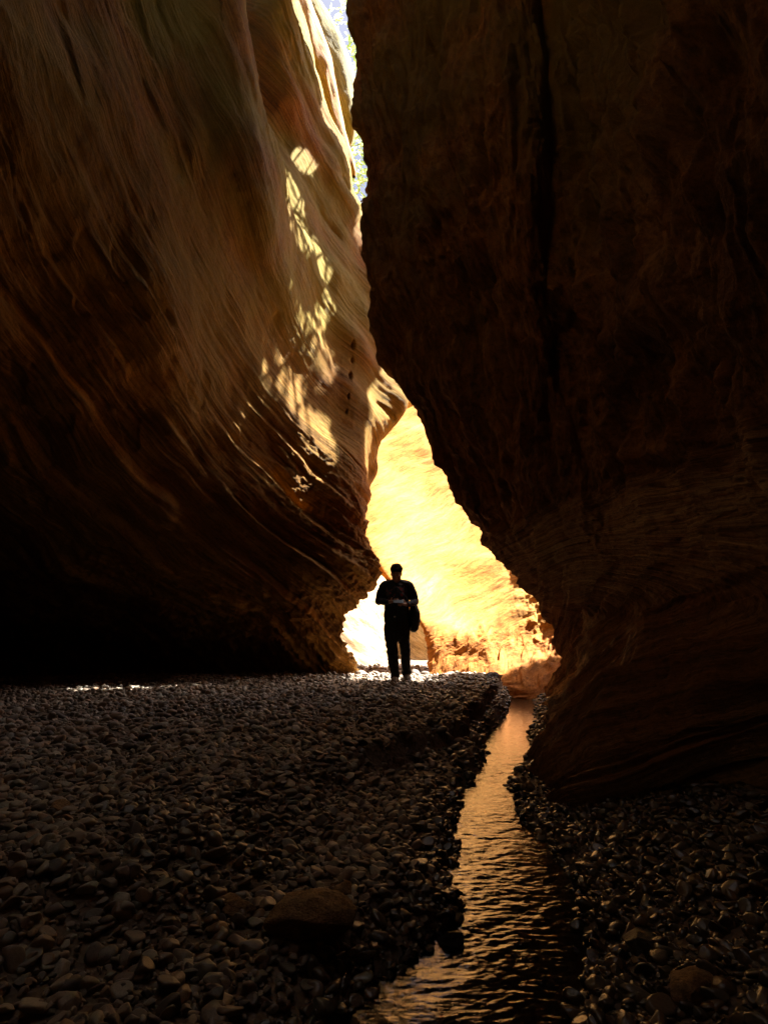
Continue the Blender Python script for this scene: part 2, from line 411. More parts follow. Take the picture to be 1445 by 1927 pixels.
# small worn footholds climbing the orange wall
for (hx, hy, r) in [(665, 648, 1.0), (663, 677, .95), (660, 706, .9), (656, 745, .8), (652, 775, .6)]:
    dr = np.array(ray(hx, hy)); dr /= np.linalg.norm(dr)
    v = Gl2 - np.array([0, 0, CAMZ])
    tpar = v @ dr
    perp = v - tpar[..., None] * dr
    dist = np.sqrt((perp[..., 0] / (.034 + .010 * math.sin(hy))) ** 2 + (perp[..., 2] / (.070 + .015 * math.sin(hy * 2.3))) ** 2 + (perp[..., 1] / .085) ** 2) / r
    ok = (y > 9) & (y < 13)
    Gl2 = Gl2 - nl * (0.16 * r * (1 - sst(.5, 1.15, dist)) * ok)[..., None]
flow = np.stack([s_ * 2.2 + warp, al * .18, x * .3], -1)
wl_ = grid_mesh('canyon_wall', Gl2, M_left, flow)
tag(wl_, kind='structure')

# ---- right wall: columns from behind the nose towards and past the camera
sil = {1250: 1046, 1210: 1038, 1150: 1003, 1090: 958, 1010: 908, 930: 853, 850: 816, 770: 783, 700: 735, 600: 704, 500: 684, 430: 682, 370: 696, 290: 691, 235: 674, 120: 664, 0: 655}
pysR = sorted(sil, reverse=True)
def interp_col(foot, d, Yd):
    """column given by sparse px and depth tables over py"""
    k = sorted(d); kk = sorted(Yd)
    c = [(foot[0], foot[1], -1.0), foot]
    for py in pysR:
        c.append(P(float(np.interp(py, k, [d[i] for i in k])), py, float(np.interp(py, kk, [Yd[i] for i in kk]))))
    x, y, z = c[-1]
    return c + [(x - .15, y, z + 2.0), (x + .4, y, z + 3.6), (x + 5, y + .5, z + 4.4), (x + 150, y + 20, z + 6)]
def shiftcol(c, dx, dy, dz=0, grow=0.0):
    return [(x + dx + grow * z, y + dy, z + dz) for x, y, z in c]
D2 = interp_col(PG(1046, 1300, ZS), sil, {1250: 9.7, 1100: 9.3, 900: 8.9, 700: 8.5, 430: 8.2, 0: 8.0})
def backcol(c, dx, dy, up, grow):
    return [(x + dx + grow * z, y + dy + up * float(sst(4.5, 8, z)), z) for x, y, z in c]
D1 = backcol(D2, .50, .5, 0.1, .0)
D0 = backcol(D2, 2.2, 1.2, .3, .06)
D00 = shiftcol(D2, 6.0, 1.9, 0, .25)
D3 = interp_col(PG(1010, 1372, ZS), {1250: 1085, 1210: 1095, 1150: 1080, 1090: 1030, 1010: 985, 850: 925, 700: 870, 500: 822, 200: 800, 0: 795},
                {1250: 7.6, 1210: 7.9, 1100: 7.9, 900: 7.7, 500: 7.3, 0: 7.1})
D4 = interp_col(PG(985, 1422, ZS), {1250: 1085, 1150: 1120, 1050: 1100, 900: 1050, 700: 1010, 500: 990, 200: 985, 0: 985},
                {1250: 5.6, 1150: 6.2, 1000: 6.4, 700: 6.3, 0: 6.1})
D45 = interp_col(PG(968, 1465, ZS), {1250: 1140, 1150: 1180, 1050: 1170, 900: 1120, 700: 1075, 500: 1060, 200: 1055, 0: 1050},
                {1250: 4.9, 1150: 5.6, 1000: 6.1, 700: 6.3, 0: 6.0})
D5 = interp_col(PG(975, 1500, ZS), {1250: 1215, 1150: 1240, 1050: 1240, 900: 1210, 700: 1180, 500: 1165, 200: 1160, 0: 1160},
                {1250: 4.2, 1150: 4.8, 1000: 5.3, 700: 5.4, 0: 5.1})
D6 = interp_col(PG(1090, 1548, ZS), {1250: 1330, 1150: 1350, 1050: 1360, 900: 1340, 700: 1320, 500: 1300, 200: 1290, 0: 1290},
                {1250: 3.6, 1150: 4.0, 1000: 4.3, 700: 4.3, 300: 4.0, 0: 4.0})
D7 = interp_col(PG(1330, 1585, ZS), {1250: 1520, 1000: 1530, 700: 1500, 500: 1480, 0: 1470}, {1250: 3.1, 1000: 3.5, 700: 3.5, 0: 3.3})
D8 = interp_col((2.6, 1.6, ZS), {1250: 1900, 1000: 1900, 700: 1850, 0: 1820}, {1250: 2.4, 1000: 2.5, 0: 2.4})
D9 = shiftcol(D8, .5, -3.2)
D10 = shiftcol(D8, .1, -8)
D11 = shiftcol(D8, -2.5, -13)
D12 = shiftcol(D8, -9, -15)
N_ = net([D00, D0, D1, D2, D3, D4, D45, D5, D6, D7, D8, D9, D10, D11, D12])
cu = [10, 16, 40, 130, 110, 60, 60, 80, 70, 40, 16, 12, 8, 8]
rv = [6, 90] + [44] * 3 + [38] * 13 + [20, 8, 5, 4]
Gr = cr(cr(N_, cu, 0), rv, 1)
x, y, z = Gr[..., 0], Gr[..., 1], Gr[..., 2]
hcoord = (x * .8 - y * .8)
lowr = 1 - sst(.9, 2.2, z)
ui = np.arange(Gr.shape[0])[:, None] + 22 * noise(z * .35, 3.3, 0.) + 6 * noise(z * 1.7, 8.3, 0.)
w1 = .5 * noise(hcoord * .6, z * .35, 1.) + .10 * noise(hcoord * 1.7, z * .9, 5.)
d = .18 * fbm(hcoord * .7 + .12 * z, z * .18, 3., 2)
vert = hcoord * 1.9 + w1 * 1.3 + z * .22
d += (1 - .75 * lowr) * .12 * ridged(vert, z * .30, 2., 3)
d += (1 - .75 * lowr) * .085 * fbm(x * 1.7, y * 1.7, z * 1.0, 5, .6)
d -= (.17 + .10 * noise(z * .8, 4., 2.)) * np.exp(-np.abs((ui - 345) / 11.0)) * sst(1.8, 3.2, z)            # deep vertical groove
d -= .22 * np.exp(-((ui - 262) / 6.0) ** 2) * sst(2.5, 4.0, z) * sst(-.3, .2, noise(z * .6, 1., 1.))
far_ = sst(345, 400, ui) * (1 - lowr)
d += far_ * (.30 * ridged(hcoord * 1.7 + .25 * z + .5 * w1, z * .25, 8., 3) - .28)
d -= far_ * .12 * sst(.1, .5, fbm(x * 1.1, y * 1.1, z * .8, 3))
d += (1 - lowr) * (.03 * fbm(hcoord * 6 + z, z * 1.8, 4., 3, .6) - .06 * sst(.72, .98, 1 - np.abs(noise(hcoord * 1.6 + .3 * w1, z * .5, 14.)) * 2) + .05 * ledge(z + .8 * noise(hcoord * 2, z, 3.), 1.6, .85) * sst(.0, .35, noise(hcoord * 1.5, z * 1.2, 33.)))
diag = z * 1.9 - hcoord * .9 + w1 * .5                      # fanned beds near the stream
d += lowr * (.17 * ledge(diag, 1.1, .85) + .07 * ledge(diag + .3 * w1, 3.1, .8) + .02 * fbm(diag * 6, hcoord * 1.2, 1., 3))
mid = sst(.8, 1.6, z) * (1 - sst(2.6, 4.2, z))
d += mid * .035 * fbm(x * 5 + z * 2, y * 5, z * 4, 4, .6)
d += .010 * fbm(x * 11, y * 11, z * 8, 3)
d = d - (.11 + .16 * lowr) + .5 * (1 - lowr) * np.clip(-.5 - d, 0, 1)
Gr2, nr = flowdisp(Gr, d, np.array([-.7, -.7, 0]))
flow = np.stack([(1 - lowr) * (vert * 1.0) + lowr * diag * 2.2, z * .4, x * .3], -1)
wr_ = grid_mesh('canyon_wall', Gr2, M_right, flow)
tag(wr_, kind='structure')

# ---- unseen rock roof added over and behind the camera to keep sun out
NR = net([[(-40, yy, 16), (-14, yy, 12.6), (-6, yy, 11.4 + .3 * math.sin(yy)), (-2, yy, 11.0), (2, yy, 11.3), (9, yy, 12.4), (30, yy, 15.5)] for yy in (-40, -16, -8, -3.5, -1.5, .2)]
        + [[(-40, .9, 17), (-14, 1.1, 13.5), (-6, 1.1, 12.6), (-2, .9, 12.3), (2, 1.1, 12.6), (9, 1.3, 13.4), (30, 1.3, 16)],
           [(-40, 0, 18), (-14, 0, 16), (-6, 0, 15), (-2, 0, 15), (2, 0, 15), (9, 0, 16), (30, 0, 17)],
           [(-40, -40, 18), (-14, -40, 16), (-6, -40, 15), (-2, -40, 15), (2, -40, 15), (9, -40, 16), (30, -40, 17)]])
Gb = cr(cr(NR, [6, 12, 12, 10, 14, 12, 8, 8], 0), [6, 12, 20, 20, 20, 8], 1)
x, y, z = Gb[..., 0], Gb[..., 1], Gb[..., 2]
Gb2, _n = flowdisp(Gb, .35 * fbm(x * .5, y * .5, z * .5, 4), np.array([0, 0, -1.0]))
rb = grid_mesh('canyon_wall', Gb2, M_right, np.stack([x, y * .4, z], -1))
tag(rb, kind='structure')

NR = net([[(30, yy, 15.5), (9, yy, 12.6), (2, yy, 11.9), (.2 + o_, yy, 11.9), (-.62 + o_, yy, 12.4), (-.1 + o_, yy, 13.8), (4, yy, 15.6), (30, yy, 18)]
          for yy, o_ in ((-2.5, 0), (1.5, -.1), (3.5, .1), (5.5, -.1), (7.2, .1), (8.2, .15))] + [[(30, 8.7, 16), (9, 8.8, 13.4), (2, 8.6, 12.8), (.3, 8.6, 12.8), (-.3, 8.5, 13), (.2, 8.5, 13.6), (4, 8.6, 15.2), (30, 8.6, 17)]])
Gb = cr(cr(NR, [8, 14, 14, 14, 12, 6], 0), [6, 14, 14, 8, 10, 14, 6], 1)
x, y, z = Gb[..., 0], Gb[..., 1], Gb[..., 2]
Gb2, _n = flowdisp(Gb, .22 * fbm(x * .7, y * .7, z * .7, 4), np.array([0, 0, -1.0]))
tag(grid_mesh('canyon_wall', Gb2, M_right, np.stack([x, y * .4, z], -1)), kind='structure')  # unseen rim overhang added to narrow the slit and hold back the sun

# ---- glowing wall of the bowl beyond
pysG = [1225, 1195, 1160, 1110, 1060, 1000, 900, 800, 700]
def gcol(foot, pxs, Ys, top):
    c = [(foot[0], foot[1], -1.4), foot] + [P(a, b, Ys[1] + (Yv - Ys[1]) * (1.4 if Yv > Ys[1] else 1)) for a, b, Yv in zip(pxs, pysG, Ys)]
    c[1] = (c[1][0], c[1][1] - .50, c[1][2]); c[2] = (c[2][0], c[2][1] - .24, c[2][2])
    x, y, z = c[-1]
    return c + [(x + .4, y + .5, z + .5), (x + 1.5, y + 1.0, z + .9), (x + 5, y + 1.3, z + 1.4), (x + 60, y + 6, z + 4)]
def gw(x, y, zs, dx):
    c = [(x + dx * max(0, zv), y + abs(dx) * max(0, zv), zv) for zv in zs]
    a, b, e = c[-1]
    return c + [(a + .3, b + .6, e + 1.5), (a + .9, b + 1.6, e + 2.4), (a + 4, b + 4, e + 3), (a + 60, b + 40, e + 4)]
zg = [-1.4, -.5, .5, .8, 1.2, 1.8, 2.3, 3.1, 4.3, 5.6, 6.8]
GC = [
 gw(7.5, 9.0, zg, .25),
 gw(4.6, 10.2, zg, .22),
 gcol((3.1, 10.35, -.38), [1085, 1072, 1060, 1045, 1030, 1010, 985, 960, 940], [11.1, 11.3, 11.5, 11.8, 12.1, 12.5, 13.2, 13.9, 14.6], None),
 gcol((2.5, 10.6, -.38), [1012, 1008, 1004, 998, 990, 975, 950, 925, 905], [11.5, 11.6, 11.8, 12.1, 12.5, 13.0, 13.9, 14.6, 15.2], None),
 gcol((1.75, 11.3, -.42), [930, 928, 925, 920, 912, 900, 880, 860, 845], [11.9, 12.0, 12.3, 12.7, 13.1, 13.7, 14.6, 15.3, 15.9], None),
 gcol((1.25, 12.1, -.5), [862, 861, 857, 848, 838, 825, 805, 790, 780], [12.3, 12.3, 12.7, 13.1, 13.5, 14.1, 15.0, 15.7, 16.3], None),
 gcol((0.80, 12.4, -.5), [806, 802, 784, 745, 706, 676, 668, 665, 665], [12.6, 12.6, 12.9, 13.4, 13.9, 14.5, 15.4, 16.2, 16.8], None),
 gcol((1.1, 13.2, -.5), [815, 812, 798, 760, 722, 690, 680, 680, 680], [13.4, 13.4, 13.7, 14.3, 15.0, 15.8, 16.6, 17.2, 17.8], None),
 gcol((1.9, 14.8, -.5), [845, 843, 835, 810, 780, 760, 750, 750, 750], [15.2, 15.2, 15.3, 15.4, 15.6, 15.8, 16, 16.2, 16.4], None),
]
for c_, cap in zip(GC, [3.0, 3.0, 3.4, 4.2, 5.8, 7.8, 6.8, 4.6, 2.6]):
    for k, (x, y, z) in enumerate(c_):
        if z > cap: c_[k] = (x, y, cap + .22 * (z - cap))
N_ = net(GC)
cu = [10, 24, 60, 80, 70, 60, 24, 16]
rv = [6, 60, 40, 50, 50, 40, 50, 60, 50, 30, 16, 8, 6, 4]
Gg = cr(cr(N_, cu, 0), rv, 1)
x, y, z = Gg[..., 0], Gg[..., 1], Gg[..., 2]
lowg = 1 - sst(.6, 1.0, z + .10 * noise(x * 1.3, y * 1.3, 0.))
dg = z * 1.0 - x * .55
w1 = .25 * noise(x * 1.1, z * 1.1, 3.)
d = .05 * fbm(x * .6, z * .6 + x * .3, y * .6, 2)
d += (1 - lowg) * (.022 * ledge(dg * 1.0 + w1, .8, .9) + .022 * fbm(dg * 1.1, x * .5, 5., 3) + .008 * fbm(dg * 5, x * 2, 2., 4))
cr_ = (z * .75 - x * .65 + .12 * noise(x * 2.5, z * 2.5, 3.))
d += lowg * (.045 * ledge(cr_, 5.5, .8) * sst(-.15, .25, noise(x * 4.3, cr_ * 4, 7.)) + .014 * fbm(cr_ * 12, x * 4, z * 4, 4, .65) - .01)
d += sst(2.3, 3.2, x) * .05 * fbm(x * 4, y * 4, z * 4, 3)
Gg2, _n = flowdisp(Gg, d, np.array([-.3, -.9, .2]))
flow = np.stack([dg * 1.6 + w1, x * .4, z * .4], -1)
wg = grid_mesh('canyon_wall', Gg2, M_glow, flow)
tag(wg, kind='structure')

# ---- far passage
def plainwall(name, prof, mat, cu, rv, dispf, toward):
    G = cr(cr(net(prof), cu, 0), rv, 1)
    d, fl = dispf(G[..., 0], G[..., 1], G[..., 2])
    G2, _ = flowdisp(G, d, np.array(toward))
    o = grid_mesh(name, G2, mat, fl); tag(o, kind='structure'); return o
def fdisp(x, y, z):
    s = z * 1.2 + x * .9
    w = .3 * noise(x, y, z)
    return .20 * fbm(x * .4, y * .4, z * .4, 3) + .05 * ledge(s + w, 1.1, .9) + .04 * fbm(s * 4, x * 1.5, y, 3), np.stack([s * 1.5, x * .4, z * .4], -1)
plainwall('canyon_wall', [
 [(-6, 20, -1), (-6, 21.8, 2), (-6, 24.4, 5), (-6, 28, 7), (-6, 34, 11)],
 [(-2.4, 20, -1), (-2.5, 21.8, 2), (-2.7, 24.4, 5), (-3.0, 28, 7), (-4, 34, 11)],
 [(-.6, 20.5, -1), (-.9, 22.3, 2), (-1.3, 25, 5), (-1.8, 28.5, 7), (-3, 34, 11)],
 [(.1, 22, -1), (-.1, 23.8, 2), (-.5, 26.4, 5), (-1.0, 29, 7), (-2, 34, 11)],
 [(.2, 25, -1), (.2, 26, 2), (0, 28, 5), (-.5, 30, 7), (-2, 30, 11)]], M_far, [30, 80, 60, 20], [60, 60, 40, 8], fdisp, [.3, -.9, .2])
plainwall('canyon_wall', [
 [(-3, 28, -1), (-3, 28.5, 2), (-3, 30, 4), (-3, 32, 6), (-3, 42, 7)],
 [(1, 26, -1), (1, 27, 2), (1, 28.5, 4), (1, 31, 6), (1, 42, 7)],
 [(3, 23, -1), (3.5, 24, 1.5), (4.5, 25.5, 3), (6, 27, 4.5), (9, 40, 6)],
 [(4.2, 19, -1), (5, 19.5, 1.5), (6.4, 20, 3), (8, 21, 4.5), (16, 26, 6)],
 [(7, 15, -1), (7.5, 15, 3), (8, 15, 6), (9, 16, 8), (20, 20, 10)]], M_far, [50, 50, 50, 20], [60, 60, 30, 8], fdisp, [-.3, -.9, .2])

# darker, more orange band at the foot of the glowing wall
t_ = M_glow.node_tree; bs_ = t_.nodes['Principled BSDF']; lk_ = bs_.inputs['Base Color'].links[0]
geo_ = t_.nodes.new('ShaderNodeTexCoord'); sp_ = t_.nodes.new('ShaderNodeSeparateXYZ'); t_.links.new(geo_.outputs['Object'], sp_.inputs[0])
nz_ = t_.nodes.new('ShaderNodeTexNoise'); nz_.inputs['Scale'].default_value = 1.8; nz_.inputs['Detail'].default_value = 6; t_.links.new(geo_.outputs['Object'], nz_.inputs['Vector'])
ma_ = t_.nodes.new('ShaderNodeMath'); ma_.operation = 'MULTIPLY_ADD'; ma_.inputs[1].default_value = 1.1; t_.links.new(nz_.outputs['Fac'], ma_.inputs[0]); t_.links.new(sp_.outputs['Z'], ma_.inputs[2])
rm_ = t_.nodes.new('ShaderNodeMapRange'); rm_.inputs['From Min'].default_value = 1.25; rm_.inputs['From Max'].default_value = 1.5; rm_.inputs['To Min'].default_value = .85; rm_.inputs['To Max'].default_value = 0
t_.links.new(ma_.outputs[0], rm_.inputs['Value'])
mx_ = t_.nodes.new('ShaderNodeMix'); mx_.data_type = 'RGBA'; mx_.blend_type = 'MULTIPLY'; mx_.inputs[7].default_value = (.62, .42, .28, 1)
t_.links.new(rm_.outputs[0], mx_.inputs[0]); t_.links.new(lk_.from_socket, mx_.inputs[6]); t_.links.new(mx_.outputs[2], bs_.inputs['Base Color'])

# ---- two slabs leaning at the skyline of the left wall
def lens(name, rows, Yc, half, mat, lean=0.0):
    V = []; n = 40
    R = cr(np.array([[*P(a, py, Yc + lean * k), *P(b, py, Yc + lean * k)] for k, (py, a, b) in enumerate(rows)]), [14] * (len(rows) - 1), 0)
    for r in R:
        c = (r[:3] + r[3:]) / 2; wd = (r[3] - r[0]) / 2
        for k in range(n):
            t = 2 * math.pi * k / n
            V.append((c[0] + wd * math.cos(t), c[1] + half * min(1, wd * 3) * math.sin(t), c[2]))
    G = np.array(V).reshape(len(R), n, 3); G = np.concatenate([G, G[:, :1]], 1)
    x, y, z = G[..., 0], G[..., 1], G[..., 2]
    G = G + np.stack([.02 * fbm(x * 4, y * 4, z * .8, 3), .05 * fbm(x * 6 + z, y * 2, z * .6, 3), 0 * x], -1)
    o = grid_mesh(name, G, mat, np.stack([x * 3 + z * 1.2, y, z * .3], -1)); tag(o, kind='structure'); return o
lens('rock_slab', [(-90, 470, 560), (0, 520, 601), (70, 560, 642), (150, 600, 669), (215, 630, 673), (250, 645, 669), (268, 654, 663), (273, 658, 660)], 14.0, .5, M_slab)
lens('rock_slab', [(-60, 480, 560), (0, 520, 584), (96, 560, 620), (152, 585, 632), (244, 612, 650), (305, 636, 667), (322, 650, 670), (332, 662, 669)], 12.9, .35, M_fin)

# ------------------------------------------------------------------ rim trees: one seen through the slit, two unseen, added to block the sun
PATCH = [
 [(553,288),(572,286),(594,300),(590,322),(572,318),(556,300)],
 [(534,326),(548,340),(566,372),(578,420),(596,460),(612,500),(618,525),(604,515),(590,480),(570,470),(552,450),(546,400),(540,360)],
 [(540,470),(552,480),(566,520),(560,520)],
 [(604,535),(614,545),(617,560),(610,560)],
 [(600,568),(616,575),(616,622),(606,612),(596,590)],
 [(524,545),(545,556),(562,572),(572,590),(560,588),(540,570)],
 [(508,570),(530,590),(572,632),(572,640),(540,615),(508,585)],
 [(572,590),(590,610),(606,640),(622,668),(627,708),(612,690),(590,650),(576,622)],
 [(488,654),(508,662),(534,692),(556,716),(570,742),(566,752),(548,730),(520,712),(484,692)],
 [(456,765),(480,785),(510,812),(532,836),(524,836),(490,806),(462,780)],
 [(566,780),(590,782),(608,796),(618,824),(606,826),(586,806),(568,796)],
 [(540,822),(560,830),(590,862),(604,910),(590,900),(572,876),(546,862)],
 [(640,308),(668,344),(690,372),(690,382),(664,352)],
 [(648,352),(668,368),(690,398),(688,408),(668,388),(646,366)],
]
GPATCH = (345, 1268, 450, 1277)
def project(v):
    dx, dy, dz = v[:, 0], v[:, 1], v[:, 2] - CAMZ
    cz = dy * math.cos(PITCH) + dz * math.sin(PITCH)
    cy_ = -dy * math.sin(PITCH) + dz * math.cos(PITCH)
    return CX + F * dx / cz, CY - F * cy_ / cz
def inpoly(px, py, poly):
    r = np.zeros(px.shape, bool); n = len(poly)
    for i in range(n):
        (x1, y1), (x2, y2) = poly[i], poly[(i + 1) % n]
        c = ((y1 > py) != (y2 > py)) & (px < (x2 - x1) * (py - y1) / (y2 - y1 + 1e-9) + x1)
        r ^= c
    return r
PZ = 15.0
def tosun(v): return (v + (np.array(SUN) / SUN.z)[None] * (PZ - v[:, 2])[:, None])[:, :2]
vl = Gl2[150:548].reshape(-1, 3)                           # only the face that looks into the slit
vl = vl[(vl[:, 1] > 6.5) & (vl[:, 1] < 12.4) & (vl[:, 2] > 1.5)]
u_, v_ = project(vl)
m_ = np.zeros(len(vl), bool)
for pl in PATCH: m_ |= inpoly(u_, v_, pl)
m_ &= noise((u_ * .9 - v_ * .42) / 11.0, (u_ * .42 + v_ * .9) / 55.0, 2.2) > -.2        # crown openings broken up into streaks of sun
open_pts = [tosun(vl[m_])]
gp = np.array([PG(a, b, 0) for a in np.arange(GPATCH[0], GPATCH[2], 4) for b in np.arange(GPATCH[1], GPATCH[3], 1.0)])
open_pts.append(tosun(gp))
open_pts = np.concatenate(open_pts)
CELL = .05; X0, Y0 = -8.0, 2.0
mask = np.zeros((400, 400), bool)
ii = ((open_pts - [X0, Y0]) / CELL).astype(int)
ok_ = (ii >= 0).all(1) & (ii < 400).all(1); ii = ii[ok_]
mask[ii[:, 0], ii[:, 1]] = True
def dil(m, n):
    for _ in range(n):
        q = m.copy(); q[1:] |= m[:-1]; q[:-1] |= m[1:]; q[:, 1:] |= m[:, :-1]; q[:, :-1] |= m[:, 1:]; m = q
    return m
mask = dil(mask, 2)
M_l = NT('leaf')
tl_ = M_l.n('TexCoord').outputs['Object']
lc = M_l.ramp(M_l.noise(tl_, 3, 3), [(0.3, (0.05, 0.09, 0.015)), (0.7, (0.13, 0.17, 0.03))])
M_l.l(lc, M_l.b.inputs['Base Color']); M_l.b.inputs['Roughness'].default_value = .5
tr = M_l.n('BsdfTranslucent'); M_l.l(M_l.mix(1.0, lc, (1.2, 1.05, 0.55), 'MULTIPLY'), tr.inputs[0])
ad = M_l.n('MixShader'); ad.inputs[0].default_value = .5
M_l.l(M_l.b.outputs[0], ad.inputs[1]); M_l.l(tr.outputs[0], ad.inputs[2]); M_l.l(ad.outputs[0], M_l.out.inputs[0])
M_l2 = NT('leaf_backlit')
lc = M_l2.ramp(M_l2.noise(M_l2.n('TexCoord').outputs['Object'], 3, 3), [(0.3, (0.26, 0.36, 0.12)), (0.7, (0.42, 0.50, 0.24))])  # paler copy of the leaf colour, with the backlit brightness painted in
M_l2.l(lc, M_l2.b.inputs['Base Color'])
tr = M_l2.n('BsdfTranslucent'); M_l2.l(M_l2.mix(1.0, lc, (1.7, 1.6, 1.5), 'MULTIPLY'), tr.inputs[0])
ad = M_l2.n('MixShader'); ad.inputs[0].default_value = .6
M_l2.l(M_l2.b.outputs[0], ad.inputs[1]); M_l2.l(tr.outputs[0], ad.inputs[2]); M_l2.l(ad.outputs[0], M_l2.out.inputs[0])
M_bark = rock_mat('bark', (0.04, 0.03, 0.02), (0.08, 0.06, 0.04), (0.14, 0.11, 0.08), bumpd=.01)
def tree(base, boxes, nleaf, lsize, label, gobo=True, seed=0, rough_br=9):
    r = np.random.default_rng(seed)
    t = bpy.data.objects.new('tree', None); COL.objects.link(t); tag(t, label, 'tree', 'trees standing on the canyon rim')
    # boxes: list of ellipsoids (centre, radii) that the crown fills
    VV, FF, o_ = [], [], 0
    base = np.array(base, float); top = np.array(boxes[0][0], float)
    def limb(a, b, r0, r1):
        nonlocal o_
        a, b = np.array(a, float), np.array(b, float); k = 9; n = 8; pts = []
        for i in range(k + 1):
            q = a + (b - a) * i / k + .06 * np.linalg.norm(b - a) * np.array([math.sin(i * 1.3 + a[0]), math.cos(i * 1.1 + a[1]), math.sin(i * .8)]) * math.sin(math.pi * i / k)
            pts.append(q)
        d = (b - a) / np.linalg.norm(b - a); e = np.cross(d, [0.3, .5, .1]); e /= np.linalg.norm(e); f = np.cross(d, e)
        for i, q in enumerate(pts):
            rr = r0 + (r1 - r0) * i / k
            for j in range(n): VV.append(q + rr * (e * math.cos(j * 6.2832 / n) + f * math.sin(j * 6.2832 / n)))
        for i in range(k):
            for j in range(n): FF.append((o_ + i * n + j, o_ + i * n + (j + 1) % n, o_ + (i + 1) * n + (j + 1) % n, o_ + (i + 1) * n + j))
        o_ += (k + 1) * n
        return pts
    mainp = limb(base - [0, 0, .6], top, .24, .06)
    ends = []
    for c, rd in boxes:
        for _ in range(rough_br):
            a = mainp[r.integers(3, 9)]
            q = r.normal(size=3); q = q / np.linalg.norm(q) * r.uniform(.5, 1) * np.array(rd) + np.array(c)
            if gobo and mask[min(399, max(0, int((tosun(q[None])[0, 0] - X0) / CELL))), min(399, max(0, int((tosun(q[None])[0, 1] - Y0) / CELL)))]: continue
            limb(a, q, .045, .008); ends.append(q)
    tk = mesh_np('trunk', np.array(VV), np.array(FF), M_bark, True, {'flow': ('FLOAT_VECTOR', np.array(VV) * 6)}, parent=t)
    C_ = []
    for c, rd in boxes:
        n = int(nleaf * rd[0] * rd[1] * max(rd[2], .5) / sum(b[1][0] * b[1][1] * max(b[1][2], .5) for b in boxes))
        q = r.normal(size=(n, 3)); q /= np.linalg.norm(q, axis=1)[:, None]; q *= (r.uniform(0, 1, n) ** (1 / 2.4))[:, None]
        C_.append(q * np.array(rd) + np.array(c))
    L = np.concatenate(C_)
    if not gobo:
        L = L[fbm(L[:, 0] * .9, L[:, 1] * .9, L[:, 2] * .9 + seed, 2) > -.05]
    else:
        h = ((tosun(L) - [X0, Y0]) / CELL).astype(int); ins = (h >= 0).all(1) & (h < 400).all(1)
        hc = np.clip(h, 0, 399); L = L[~(ins & mask[hc[:, 0], hc[:, 1]])]
    n = len(L)
    d1 = r.normal(size=(n, 3)); d1[:, 2] *= .45; d1 /= np.linalg.norm(d1, axis=1)[:, None]
    d2 = np.cross(d1, r.normal(size=(n, 3)) * [.4, .4, 1] + [0, 0, 1.]); d2 /= np.linalg.norm(d2, axis=1)[:, None] + 1e-9
    sz = lsize * r.uniform(.7, 1.3, n)[:, None]
    V = np.stack([L - d1 * sz, L + d2 * sz * .42 - d1 * sz * .1, L + d1 * sz, L - d2 * sz * .42 - d1 * sz * .1], 1).reshape(-1, 3)
    cr_w = mesh_np('crown', V, np.arange(4 * n).reshape(-1, 4), M_l.m if gobo else M_l2.m, False, parent=t)
    return t
tree((4.2, 7.0, 14.9), [((1.8, 6.2, 17.6), (2.6, 2.4, 1.3)), ((3.6, 7.6, 16.6), (2.0, 1.6, 1.0))], 9000, .09, 'unseen leafy tree added on the rim high above the near part of the canyon', seed=1)
tree((3.6, 9.6, 12.2), [((0.9, 9.7, 15.4), (3.5, 2.2, 1.0)), ((2.6, 11.2, 15.2), (2.2, 1.4, .8)), ((5.4, 12.1, 15.0), (2.8, 1.5, .7)), ((6.0, 13.5, 15.2), (2.5, 1.2, .5)), ((11.2, 11.8, 15.2), (1.7, 1.0, .4)), ((8.1, 10.6, 15.2), (1.9, .95, .6))], 240000, .065, 'unseen leafy tree added on the rim, its crown shaped to dapple the left wall', seed=2)  # side crowns added out of view wherever stray sun leaked in
tree((2.4, 17.6, 7.4), [((-0.6, 17.4, 19.5), (2.6, 1.6, 3.0)), ((-.3, 17.0, 15.6), (1.6, 1.3, 2.0))], 3400, .12, 'pale green tree seen against the white sky through the slit', gobo=False, seed=3)

# ------------------------------------------------------------------ gravel
def ico(level):
    t = (1 + 5 ** .5) / 2
    V = [(-1,t,0),(1,t,0),(-1,-t,0),(1,-t,0),(0,-1,t),(0,1,t),(0,-1,-t),(0,1,-t),(t,0,-1),(t,0,1),(-t,0,-1),(-t,0,1)]
    Fc = [(0,11,5),(0,5,1),(0,1,7),(0,7,10),(0,10,11),(1,5,9),(5,11,4),(11,10,2),(10,7,6),(7,1,8),(3,9,4),(3,4,2),(3,2,6),(3,6,8),(3,8,9),(4,9,5),(2,4,11),(6,2,10),(8,6,7),(9,8,1)]
    V = [np.array(v) / np.linalg.norm(v) for v in V]
    for _ in range(level):
        N2 = []; cache = {}
        def mid(a, b):
            k = (min(a, b), max(a, b))
            if k not in cache:
                m = V[a] + V[b]; V.append(m / np.linalg.norm(m)); cache[k] = len(V) - 1
            return cache[k]
        for a, b, c in Fc:
            ab, bc, ca = mid(a, b), mid(b, c), mid(c, a)
            N2 += [(a, ab, ca), (b, bc, ab), (c, ca, bc), (ab, bc, ca)]
        Fc = N2
    return np.array(V), np.array(Fc)

def pebble_shape(level, r, planes=9, rough=.08):
    V, Fc = ico(level)
    for _ in range(planes):                                   # knocked-off facets
        n = r.normal(size=3); n /= np.linalg.norm(n)
        dcut = r.uniform(.48, .84)
        h = V @ n
        V = V - np.maximum(h - dcut, 0)[:, None] * n * .92
    V = V * (1 + rough * noise(V[:, 0] * 1.7 + r.uniform(0, 50), V[:, 1] * 1.7, V[:, 2] * 1.7))[:, None]
    return V, Fc

